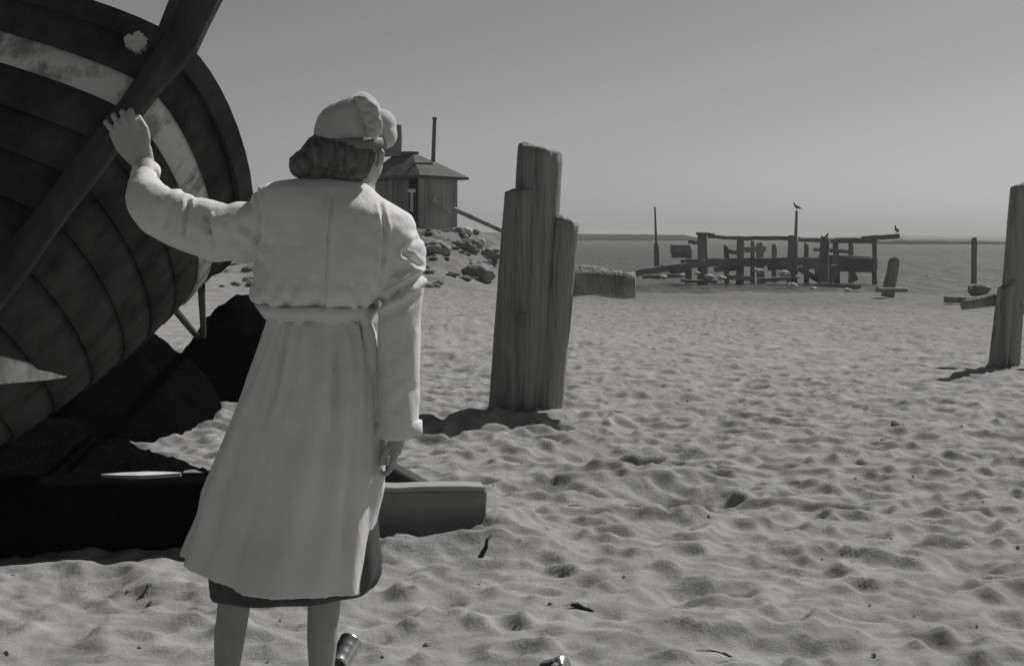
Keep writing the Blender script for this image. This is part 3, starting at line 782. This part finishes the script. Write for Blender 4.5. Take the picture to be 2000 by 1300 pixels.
# coat: rows of picture row, left, right edge, half depth, depth centre
ROWS = [(347, 585, 690, .060, 3.580), (352, 545, 706, .078, 3.578), (358, 516, 716, .094, 3.575), (368, 500, 726, .108, 3.572), (385, 491, 744, .120, 3.568), (402, 489, 772, .130, 3.564), (420, 490, 800, .136, 3.560), (440, 492, 812, .140, 3.558), (470, 494, 814, .142, 3.555), (505, 494, 808, .142, 3.553),
        (540, 494, 796, .140, 3.552), (570, 488, 778, .140, 3.552), (584, 490, 762, .134, 3.553), (594, 506, 742, .122, 3.555), (602, 524, 722, .112, 3.558), (622, 526, 718, .110, 3.558), (634, 522, 722, .114, 3.557), (670, 508, 734, .132, 3.555), (720, 490, 744, .152, 3.552), (780, 468, 746, .168, 3.55),
        (850, 440, 744, .180, 3.55), (950, 400, 738, .195, 3.55), (1050, 362, 734, .208, 3.55), (1100, 345, 731, .214, 3.55), (1180, 322, 726, .222, 3.55)]
RA = np.array(ROWS, float)
def coat_row(py):
    return [float(np.interp(py, RA[:, 0], RA[:, k])) for k in (1, 2, 3, 4)]
def hem_row(a):
    """the picture row of the hem round the coat; a = -pi/2 is her back"""
    tab = [(-180, 1078), (-160, 1078), (-140, 1084), (-120, 1102), (-100, 1120), (-80, 1126), (-40, 1138), (0, 1156), (60, 1150), (120, 1120), (160, 1085), (180, 1078)]
    return float(np.interp(math.degrees(a), [t[0] for t in tab], [t[1] for t in tab]))
NC = 168
def sgn(x, e): return math.copysign(abs(x) ** e, x)
def coat_ring(rowf, t_low=None, up_t=None, shrink=0.0):
    ring = []
    for j in range(NC):
        a = -math.pi + 2 * math.pi * j / NC
        py = rowf(a); xl, xr, ry, yc = coat_row(py)
        cx, rx = (xl + xr) / 2, (xr - xl) / 2 * KW
        f = 0.0
        if t_low is not None:
            t = t_low
            f += (t ** .8) * (.013 * math.sin(5 * a + 1.2 + .9 * t) + .009 * math.sin(8 * a + 2.4 - 1.4 * t) + .006 * math.sin(13 * a + .5 + 2 * t))
            f += .008 * math.exp(-t * 4.5) * math.sin(23 * a + 2.2 * math.sin(3 * a))
            # two pressed pleats falling from the belt and one long drag fold
            for ac, wd, dp, t0, t1 in ((-2.02, .050, .016, .02, .36), (-1.22, .045, .018, .05, .42), (-1.62, .10, .012, .35, .95), (-2.35, .09, .012, .3, 1.0), (-.85, .08, .012, .2, .9)):
                k = max(0, min((t - t0) / .08, 1, (t1 - t) / .15)); f -= dp * k * math.exp(-((a - ac - .18 * (t - t0)) / wd) ** 2)
            kv = max(0, min((t - .72) / .1, 1)); da = a + 1.78
            f += kv * (.012 * (1 / (1 + math.exp(-da * 60))) - .012)                       # vent: one edge over the other
        else:
            u = up_t
            f += .006 * math.sin(17 * a + 2 * math.sin(2 * a)) * max(0, (u - .7) / .3) + .004 * math.sin(4 * a + 6 * u) * u
            f += .006 * noise.noise(Vector((math.cos(a) * 2.2, math.sin(a) * 2.2, u * 3))) * u
        if t_low is not None: f -= .032 * max(0, min(1, (t_low - .62) / .2)) * max(0, min(1, (a + .32) / .25, (1.5 - a) / .4))
        f -= shrink
        x = wx_(cx) + (rx + f) * sgn(math.cos(a), .86); y = yc + (ry + f) * sgn(math.sin(a), .92)
        ring.append(Vector((x, y, zx(py))))
    return ring
cm = MB(); rings = []
for py in np.concatenate([np.arange(346, 420, 5), np.arange(420, 626, 7)]):
    rings.append(coat_ring(lambda a, q=py: q, None, (py - 346) / 280))
for i in range(1, 73):
    t = i / 72
    rings.append(coat_ring(lambda a, q=t: 624 + (hem_row(a) - 624) * q, t))
for t, sh in ((.995, .016), (.97, .018), (.9, .022)):
    rings.append(coat_ring(lambda a, q=t: 624 + (hem_row(a) - 624) * q, t, None, sh))
cm.rings(rings)
def sleeve(keys, n=30, seg=60, wr=(), seed=0.0):
    """keys: (point, ra, rb); smooth path with creases"""
    K = len(keys); pts = []; rad = []
    for i in range(seg + 1):
        s = i / seg * (K - 1); k = min(int(s), K - 2); t = s - k
        g = lambda m: Vector(keys[max(0, min(K - 1, m))][0])
        p0, p1, p2, p3 = g(k - 1), g(k), g(k + 1), g(k + 2)
        p = .5 * ((2 * p1) + (p2 - p0) * t + (2 * p0 - 5 * p1 + 4 * p2 - p3) * t * t + (3 * p1 - p0 - 3 * p2 + p3) * t ** 3)
        ra = keys[k][1] * (1 - t) + keys[k + 1][1] * t; rb = keys[k][2] * (1 - t) + keys[k + 1][2] * t
        pts.append(p); rad.append((ra, rb))
    mb = MB(); mb.tube(pts, rad, n, None, None, .03, seed)
    for i in range(seg + 1):
        for j in range(n):
            q = mb.v[i * n + j]; a = 2 * math.pi * j / n; w = 0
            for c, wd, dp, ac in wr:
                k = math.cos((a - ac) / 2) ** 6
                w += dp * k * math.exp(-((i / seg - c - .05 * math.sin(a - ac)) / wd) ** 2)
            w += .005 * noise.noise(Vector((math.cos(a) * 1.3, math.sin(a) * 1.3, i * .12 + seed)))
            mb.v[i * n + j] = q + (q - pts[i]).normalized() * w
    return mb
sl = sleeve([(P(575, 428, 3.56), .080, .085), (P(500, 449, 3.56), .082, .082), (P(430, 452, 3.57), .080, .078), (P(360, 434, 3.60), .078, .072), (P(303, 405, 3.65), .072, .064), (P(282, 368, 3.74), .050, .046), (P(285, 336, 3.81), .034, .034)],
            wr=((.22, .03, -.014, 1.6), (.34, .022, -.016, 1.2), (.44, .020, .010, 1.5), (.52, .022, -.014, 1.0), (.60, .02, .008, .5), (.68, .02, -.010, 1.4), (.78, .025, .008, 2.2)), seed=1.0)
sr = sleeve([(P(752, 452, 3.56), .055, .078), (P(772, 468, 3.55), .060, .080), (P(782, 500, 3.535), .062, .078), (P(785, 550, 3.52), .058, .072), (P(780, 620, 3.51), .050, .066), (P(778, 700, 3.51), .050, .064), (P(778, 780, 3.51), .051, .064), (P(778, 850, 3.52), .052, .064)],
            wr=((.33, .03, .008, 3.1), (.40, .022, -.014, 1.2), (.46, .022, .010, 2.0), (.52, .02, -.012, .6), (.75, .05, .005, 1.0)), seed=4.0)
for q in (sl, sr):
    b0 = len(cm.v); cm.v += q.v; cm.f += [tuple(i + b0 for i in f) for f in q.f]
GROOVES = [((367, 398), (358, 446), .006, .013), ((404, 424), (408, 450), .006, .013), ((408, 450), (417, 482), .006, .010), ((830, 536), (775, 572), .008, .014), ((775, 572), (704, 612), .008, .014), ((704, 606), (690, 566), .007, .008),
           ((440, 432), (462, 470), .012, .006), ((462, 470), (505, 512), .012, .007), ((478, 440), (530, 480), .016, .005), ((812, 470), (792, 496), .007, .010), ((792, 496), (822, 520), .007, .008), ((330, 400), (318, 440), .010, .005),
           ((560, 596), (572, 560), .012, .005), ((620, 596), (616, 550), .014, .005), ((520, 592), (540, 556), .012, .006), ((740, 590), (720, 552), .012, .006), ((760, 640), (772, 700), .014, .004), ((795, 650), (785, 740), .016, .004),
           ((648, 392), (640, 470), .004, .005), ((640, 470), (634, 594), .004, .005), ((744, 402), (752, 450), .005, .006), ((752, 450), (748, 510), .005, .006), ((748, 510), (742, 560), .005, .005), ((500, 372), (508, 420), .005, .006), ((508, 420), (500, 470), .005, .006), ((500, 470), (496, 506), .005, .005),
           ((800, 760), (768, 800), .014, .004), ((600, 400), (590, 480), .03, .003), ((700, 420), (720, 520), .03, .003)]
def groove_sum(px, py):
    d = 0.0
    for (x0, y0), (x1, y1), w, dp in GROOVES:
        vx, vy = x1 - x0, y1 - y0; L = math.hypot(vx, vy); t = ((px - x0) * vx + (py - y0) * vy) / L / L
        if t < -.3 or t > 1.3: continue
        sd_ = ((px - x0) * vy - (py - y0) * vx) / L * KW; k = math.exp(-(max(0, -t, t - 1) * L * KW / .012) ** 2)
        if abs(sd_) > 5 * w: continue
        d += dp * k * (-math.exp(-(sd_ / w) ** 2) + .45 * math.exp(-((abs(sd_) - 2.1 * w) / w) ** 2))
    return d
def coat_disp(c):
    return coat_disp0(c) + (groove_sum(1000 + FPX * c.x / c.y, HOR - FPX * (c.z - CAM_H) / c.y) if c.y < 3.60 or c.x < -.75 else 0)
def coat_disp0(c):
    # soft drag creases across the back from the raised arm, and fine cloth unevenness
    z = c.z; d = .0022 * noise.noise(Vector((c.x * 9, c.y * 6, c.z * 5))) + .0010 * noise.noise(Vector((c.x * 26, c.y * 20, c.z * 14)))
    if 1.14 < z < 1.42:
        d += .0035 * math.sin((c.x * 1.0 + c.z * 1.5) * 60 + 3 * noise.noise(Vector((c.x * 4, 0, c.z * 4)))) * max(0, min(1, (z - 1.14) / .05, (1.42 - z) / .1)) * max(0, min(1, abs(c.x + .52) * 4 - .25))
    return d
coat = cm.remesh('coat', .0044, M_coat, person, 4, coat_disp)

# belt, knot, collar, cuffs
def band(py0, py1, off, th, name, m, par, tilt=0.0, ring_fn=None):
    rr = []
    for py, o in ((py0, off), (py0 - 1, off + th), (py1 + 1, off + th), (py1, off)):
        ring = []
        for j in range(120):
            a = -math.pi + 2 * math.pi * j / 120; q = py + tilt * math.cos(a)
            xl, xr, ry, yc = coat_row(q); ring.append(Vector((wx_((xl + xr) / 2) + ((xr - xl) / 2 * KW + o) * sgn(math.cos(a), .86), yc + (ry + o) * sgn(math.sin(a), .92), zx(q) + .0015 * math.sin(7 * a))))
        rr.append(ring)
    rr.append(rr[0]); mb = MB(); mb.rings(rr, False); return mb.build(name, m, par, True)
belt = band(597, 622, .002, .009, 'belt', M_coat, person, 2)
kp = P(714, 628, 3.50)
mb = MB(); mb.blob(kp, (.016, .014, .020)); mb.build('belt_knot', M_coat, belt, True)
mb = MB(); mb.tube([kp, kp + Vector((.008, -.012, -.03)), kp + Vector((.016, -.014, -.08)), kp + Vector((.013, -.01, -.14))], [(.006, .012), (.005, .017), (.005, .019), (.004, .02)], 12); mb.build('belt_end', M_coat, belt, True)
cr_ = []
for rx, ry, z, dx in ((.062, .060, 1.452, 0), (.066, .066, 1.476, 0), (.074, .075, 1.480, 0), (.092, .093, 1.462, .0), (.122, .122, 1.424, 0), (.122, .124, 1.416, 0), (.090, .085, 1.430, 0)):
    ring = []
    for j in range(80):
        a = 2 * math.pi * j / 80; c, s = math.cos(a), math.sin(a)
        ring.append(Vector((-.445 + rx * 1.06 * c, 3.58 + ry * s, z - .020 - .030 * c - .004 * s + .003 * math.sin(5 * a))))
    cr_.append(ring)
cr_.append(cr_[0]); mb = MB(); mb.rings(cr_, False); mb.build('collar', M_coat, person, True)
for pts, ra in (((P(283, 346, 3.785), P(286, 332, 3.82)), .036), ((P(777, 822, 3.52), P(778, 850, 3.52)), .057)):
    mb = MB(); a, b_ = pts; mb.tube([a, a.lerp(b_, .03), a.lerp(b_, .97), b_, b_.lerp(a, .02)], [(ra * .93, ra * 1.05), (ra, ra * 1.13), (ra * 1.0, ra * 1.13), (ra * .95, ra * 1.08), (ra * .5, ra * .5)], 32); mb.build('cuff', M_coat, person, True)
# loose front edge of the coat catching the sun past her right hip
rr = []
for py, x0, x1, dy in ((950, 720, 731, 0), (970, 718, 735, .01), (990, 715, 734, .015), (1008, 718, 732, .01), (1026, 722, 730, 0)):
    a, b_ = P(x0, py, 3.60 + dy), P(x1, py + 4, 3.66 + dy); rr.append([a, b_, b_ + Vector((.0, .006, 0)), a + Vector((0, .006, 0))])
mb = MB(); mb.rings(rr); tag(mb.build('coat_flap', M_coat, person, True), 'sunlit turned corner of the coat front')

# dark skirt below the coat
rr = []
for py, xl, xr, ry in ((880, 480, 730, .13), (980, 440, 734, .15), (1040, 420, 738, .12), (1090, 410, 744, .13), (1130, 406, 742, .145), (1150, 408, 732, .15), (1156, 412, 726, .148), (1150, 420, 716, .14), (1100, 430, 705, .12)):
    ring = []
    for j in range(96):
        a = 2 * math.pi * j / 96; f = .006 * math.sin(9 * a) * (py - 880) / 300
        tl = 12 * math.cos(a) * (py > 1100)
        ring.append(Vector((wx_((xl + xr) / 2) + ((xr - xl) / 2 * KW + f) * math.cos(a), 3.555 + (ry + f) * math.sin(a), zx(py - tl * .5))))
    rr.append(ring)
mb = MB(); mb.rings(rr); mb.build('skirt', M_skirt, person, True)

# body: one continuous mesh with legs, trunk, arms, hands, neck and head
bm_ = MB()
bm_.tube([(-.555, 3.57, .80), (-.53, 3.57, .95), (-.52, 3.565, 1.10), (-.50, 3.565, 1.25), (-.46, 3.57, 1.36), (-.44, 3.575, 1.42)], [(.10, .15), (.10, .15), (.085, .105), (.095, .13), (.08, .13), (.05, .07)], 24, (0, 1, 0))
bm_.tube([(-.435, 3.58, 1.36), (-.430, 3.585, 1.42), (-.424, 3.59, 1.48), (-.422, 3.585, 1.54)], [.058, .050, .048, .05], 20)
HC = Vector((-.420, 3.585, 1.565)); YAW = -R(24)
rotH = Matrix.Rotation(YAW, 3, 'Z')
def hp(x, y, z): return HC + rotH @ Vector((x, y, z))            # +y is where she looks
bm_.blob(HC + Vector((0, 0, .02)), (.072, .092, .095), 24, 18, rotH)
bm_.blob(hp(0, .030, -.045), (.056, .065, .070), 20, 14, rotH)
bm_.blob(hp(0, .066, -.092), (.024, .024, .022), 14, 10, rotH)      # chin
bm_.tube([hp(0, .088, .015), hp(0, .103, -.012), hp(0, .112, -.030), hp(0, .092, -.042)], [.009, .011, .014, .010], 12)   # nose
bm_.blob(hp(0, .087, -.058), (.022, .012, .007), 12, 8, rotH); bm_.blob(hp(0, .085, -.070), (.019, .012, .008), 12, 8, rotH)   # lips
bm_.blob(hp(0, .080, .028), (.052, .018, .012), 14, 8, rotH)        # brow
for s in (-1, 1):
    bm_.tube([hp(s * .068, -.005, -.062), hp(s * .080, -.010, -.048), hp(s * .086, -.016, -.026), hp(s * .076, -.008, -.012)], [(.010, .007), (.014, .008), (.016, .008), (.008, .006)], 10)
# legs
for s, xs_ in ((0, ((-.60, .86), (-.655, .66), (-.715, .47), (-.742, .345), (-.757, .24), (-.766, .15), (-.772, .085), (-.772, .05))), (1, ((-.50, .86), (-.495, .66), (-.498, .47), (-.503, .345), (-.508, .24), (-.512, .15), (-.513, .085), (-.513, .05)))):
    rr_ = [.085, .072, .055, (.047, .044), (.045, .041), (.035, .033), (.030, .029), (.032, .031)]
    yy = [3.57, 3.58, 3.585, 3.565, 3.565, 3.575, 3.58, 3.58]
    bm_.tube([(x, yy[i], z) for i, (x, z) in enumerate(xs_)], rr_, 20)
    x = xs_[-1][0]
    bm_.tube([(x, 3.55, .045), (x, 3.60, .05), (x + .004, 3.68, .04), (x + .008, 3.75, .028)], [(.032, .032), (.036, .036), (.026, .042), (.018, .036)], 16, (0, 0, 1))
# arms
bm_.tube([P(560, 425, 3.57), P(470, 440, 3.57), P(380, 428, 3.60), P(300, 402, 3.67), P(287, 350, 3.76), P(284, 320, 3.81)], [.045, .040, .036, .034, .028, (.024, .030)], 16)
bm_.tube([P(765, 420, 3.56), P(785, 500, 3.53), P(790, 560, 3.51), P(780, 700, 3.50), P(778, 800, 3.51), P(777, 848, 3.515)], [.04, .034, .030, .028, .026, (.024, .03)], 16)
# raised hand, its back to us, laid on the stem: fingers bent over the planking
def finger(pts, r): bm_.tube(pts, [r, r * 1.03, r * .94, r * .9, r * .75, r * .35][:len(pts)], 10)
HD = 3.82
bm_.tube([P(284, 325, 3.81), P(274, 305, 3.815), P(256, 277, HD), P(243, 250, HD + .005), P(240, 244, HD + .008)], [(.019, .029), (.020, .040), (.019, .050), (.017, .050), (.012, .046)], 18, (0, -1, 0))
for i, (bx, by, tx, ty, ln) in enumerate(((221, 256, 206, 239, 1.0), (234, 247, 221, 226, 1.05), (248, 240, 238, 219, 1.08), (261, 235, 254, 217, 1.0))):
    a = P(bx + 8, by + 18, HD - .004); b_ = P(bx, by, HD - .006); c = P(tx, ty, HD + .004); d_ = P(tx + 2, ty - 2, HD + .03); e = P(tx + 8, ty + 6, HD + .052)
    finger([a, b_, b_.lerp(c, .6), c, d_, e], .0100 - .0007 * (i == 0))
finger([P(282, 296, HD - .006), P(287, 272, HD - .012), P(284, 252, HD - .008), P(274, 236, HD + .004), P(268, 226, HD + .010)], .0115)
# hanging hand inside the right cuff
bm_.tube([P(777, 840, 3.515), P(776, 862, 3.515), P(772, 884, 3.52)], [(.022, .029), (.019, .036), (.016, .036)], 16, (1, 0, 0))
for i in range(4):
    yo = 3.488 + i * .020
    finger([P(772, 880, yo), P(768, 902, yo + .002), P(761, 918, yo + .002), P(752, 926, yo), P(747, 922, yo)], .0088)
finger([P(766, 862, 3.50), P(754, 880, 3.492), P(748, 896, 3.492), P(748, 908, 3.495)], .0098)
body = bm_.remesh('body', .0042, [M_skin, M_stock], person, 3)
zz = np.empty(len(body.data.polygons) * 3); body.data.polygons.foreach_get('center', zz)
body.data.polygons.foreach_set('material_index', (zz.reshape(-1, 3)[:, 2] < .9).astype(np.int32))
for s in (-1, 1):
    mb = MB(); mb.blob(hp(s * .031, .079, .006), (.012, .010, .009), 12, 8, rotH); mb.build('eye', M_eye, person, True)
for x in (-.772, -.513):
    mb = MB()
    mb.tube([(x, 3.525, .040), (x, 3.545, .052), (x, 3.60, .055), (x + .004, 3.68, .045), (x + .008, 3.76, .034), (x + .01, 3.795, .028)], [(.030, .022), (.040, .036), (.040, .041), (.036, .046), (.028, .042), (.012, .022)], 18, (0, 0, 1))
    mb.tube([(x, 3.552, .0), (x, 3.552, .03)], [.028, .032], 14)
    mb.remesh('shoe', .005, M_shoe, person, 3)

# hair: dark bob blown to the left
hm = MB()
hm.blob(P(662, 305, 3.56), (.100, .105, .070), 24, 16)
hm.blob(P(622, 322, 3.55), (.068, .070, .050), 20, 14)
hm.blob(P(592, 322, 3.56), (.038, .045, .036), 16, 12)
hm.blob(P(666, 333, 3.545), (.078, .062, .038), 20, 14)
hm.blob(P(705, 318, 3.545), (.030, .050, .040), 16, 12)
def hair_disp(c):
    q = Vector((c.x * 16, c.y * 16, c.z * 60 + 9 * noise.noise(Vector((c.x * 9, c.y * 9, 0)))))
    return .005 * noise.noise(c * 14) + .0045 * noise.noise(Vector((c.x * 75 + c.z * 30, c.y * 75, c.z * 9))) + .002 * noise.noise(Vector((c.x * 190 + c.z * 60, c.y * 190, c.z * 14)))
hm.remesh('hair', .0032, M_hair, person, 4, hair_disp)

# hat: tall soft crown, ribbon, gathered cockade, turned up brim towards her face
hat = bpy.data.objects.new('hat', None); hat.location = (0, 0, 0); link(hat); hat.parent = person
hat.location = Vector((-.44, 3.57, 1.58)) - person.location
hm = MB(); rr = []
HATR = [(296, 618, 748, .098), (284, 611, 747, .104), (262, 610, 745, .105), (240, 613, 744, .103), (222, 620, 741, .099), (208, 630, 737, .091), (197, 643, 730, .078), (189, 660, 720, .060), (184.5, 676, 708, .034), (183, 684, 697, .012)]
for py, xl, xr, ry in HATR:
    ring = []
    for j in range(72):
        a = 2 * math.pi * j / 72; f = .002 * math.sin(6 * a + py * .03) + .002 * noise.noise(Vector((math.cos(a) * 3, math.sin(a) * 3, py * .05)))
        ring.append(Vector((wx_((xl + xr) / 2) + ((xr - xl) / 2 * KW + f) * math.cos(a), 3.575 + (ry + f) * math.sin(a), zx(py) + .010 * math.cos(a))))
    rr.append(ring)
hm.rings(rr)
crown = hm.remesh('crown', .0048, M_hat, hat, 2, lambda c: .0016 * noise.noise(c * 22))
rr = []
for py, o in ((298, .002), (297, .007), (277, .006), (276, .001)):
    xl, xr, ry = (np.interp(py, [q[0] for q in HATR][::-1], [q[k] for q in HATR][::-1]) for k in (1, 2, 3))
    rr.append([Vector((wx_((xl + xr) / 2) + ((xr - xl) / 2 * KW + o) * math.cos(a), 3.575 + (ry + o) * math.sin(a), zx(py) + .012 * math.cos(a) + .002 * math.sin(3 * a))) for a in (2 * math.pi * j / 72 for j in range(72))])
rr.append(rr[0]); mb = MB(); mb.rings(rr, False); mb.build('hat_band', M_band, hat, True)
# cockade of gathered folds on the right of the crown
mb = MB()
for (x0, y0, x1, y1, x2, y2, r) in ((692, 192, 712, 196, 728, 214, .012), (697, 205, 716, 210, 732, 230, .011), (702, 219, 718, 226, 735, 246, .012), (708, 234, 724, 242, 737, 260, .011), (714, 250, 727, 258, 733, 272, .010), (712, 196, 730, 210, 741, 238, .011), (726, 222, 739, 236, 742, 262, .010)):
    mb.tube([P(x0, y0, 3.50), P((x0 + x1) / 2, (y0 + y1) / 2, 3.482), P(x1, y1, 3.475), P((x1 + x2) / 2, (y1 + y2) / 2, 3.482), P(x2, y2, 3.505)], [r * .5, r * .95, r * 1.1, r, r * .5], 12)
mb.remesh('cockade', .0035, M_hat, hat, 2)
# soft front of the hat, folded up towards her face
hm = MB()
hm.blob(P(740, 243, 3.61), (.050, .062, .043), 24, 16)
hm.blob(P(752, 262, 3.61), (.034, .056, .040), 24, 16)
hm.blob(P(722, 272, 3.60), (.046, .060, .036), 24, 16)
hm.remesh('turned_brim', .0045, M_hat, hat, 4, lambda c: .003 * noise.noise(c * 18))
# ------------------------------------------------------------------ thin sea haze
def haze():
    m = bpy.data.materials.new('sea_haze'); m.use_nodes = True; n = m.node_tree.nodes; n.clear()
    out = n.new('ShaderNodeOutputMaterial'); vp = n.new('ShaderNodeVolumePrincipled')
    vp.inputs['Color'].default_value = (.9, .9, .9, 1); vp.inputs['Density'].default_value = .0008; vp.inputs['Anisotropy'].default_value = .0
    m.node_tree.links.new(vp.outputs[0], out.inputs['Volume'])
    mb = MB(); mb.box((0, 1980, 1.9), (1, 0, 0), (0, 1, 0), (0, 0, 1), 2700, 2020, 4.8)
    tag(mb.build('haze', m, None, False), 'thin pale sea haze hanging over the beach and water', 'haze', kind='stuff')
haze()
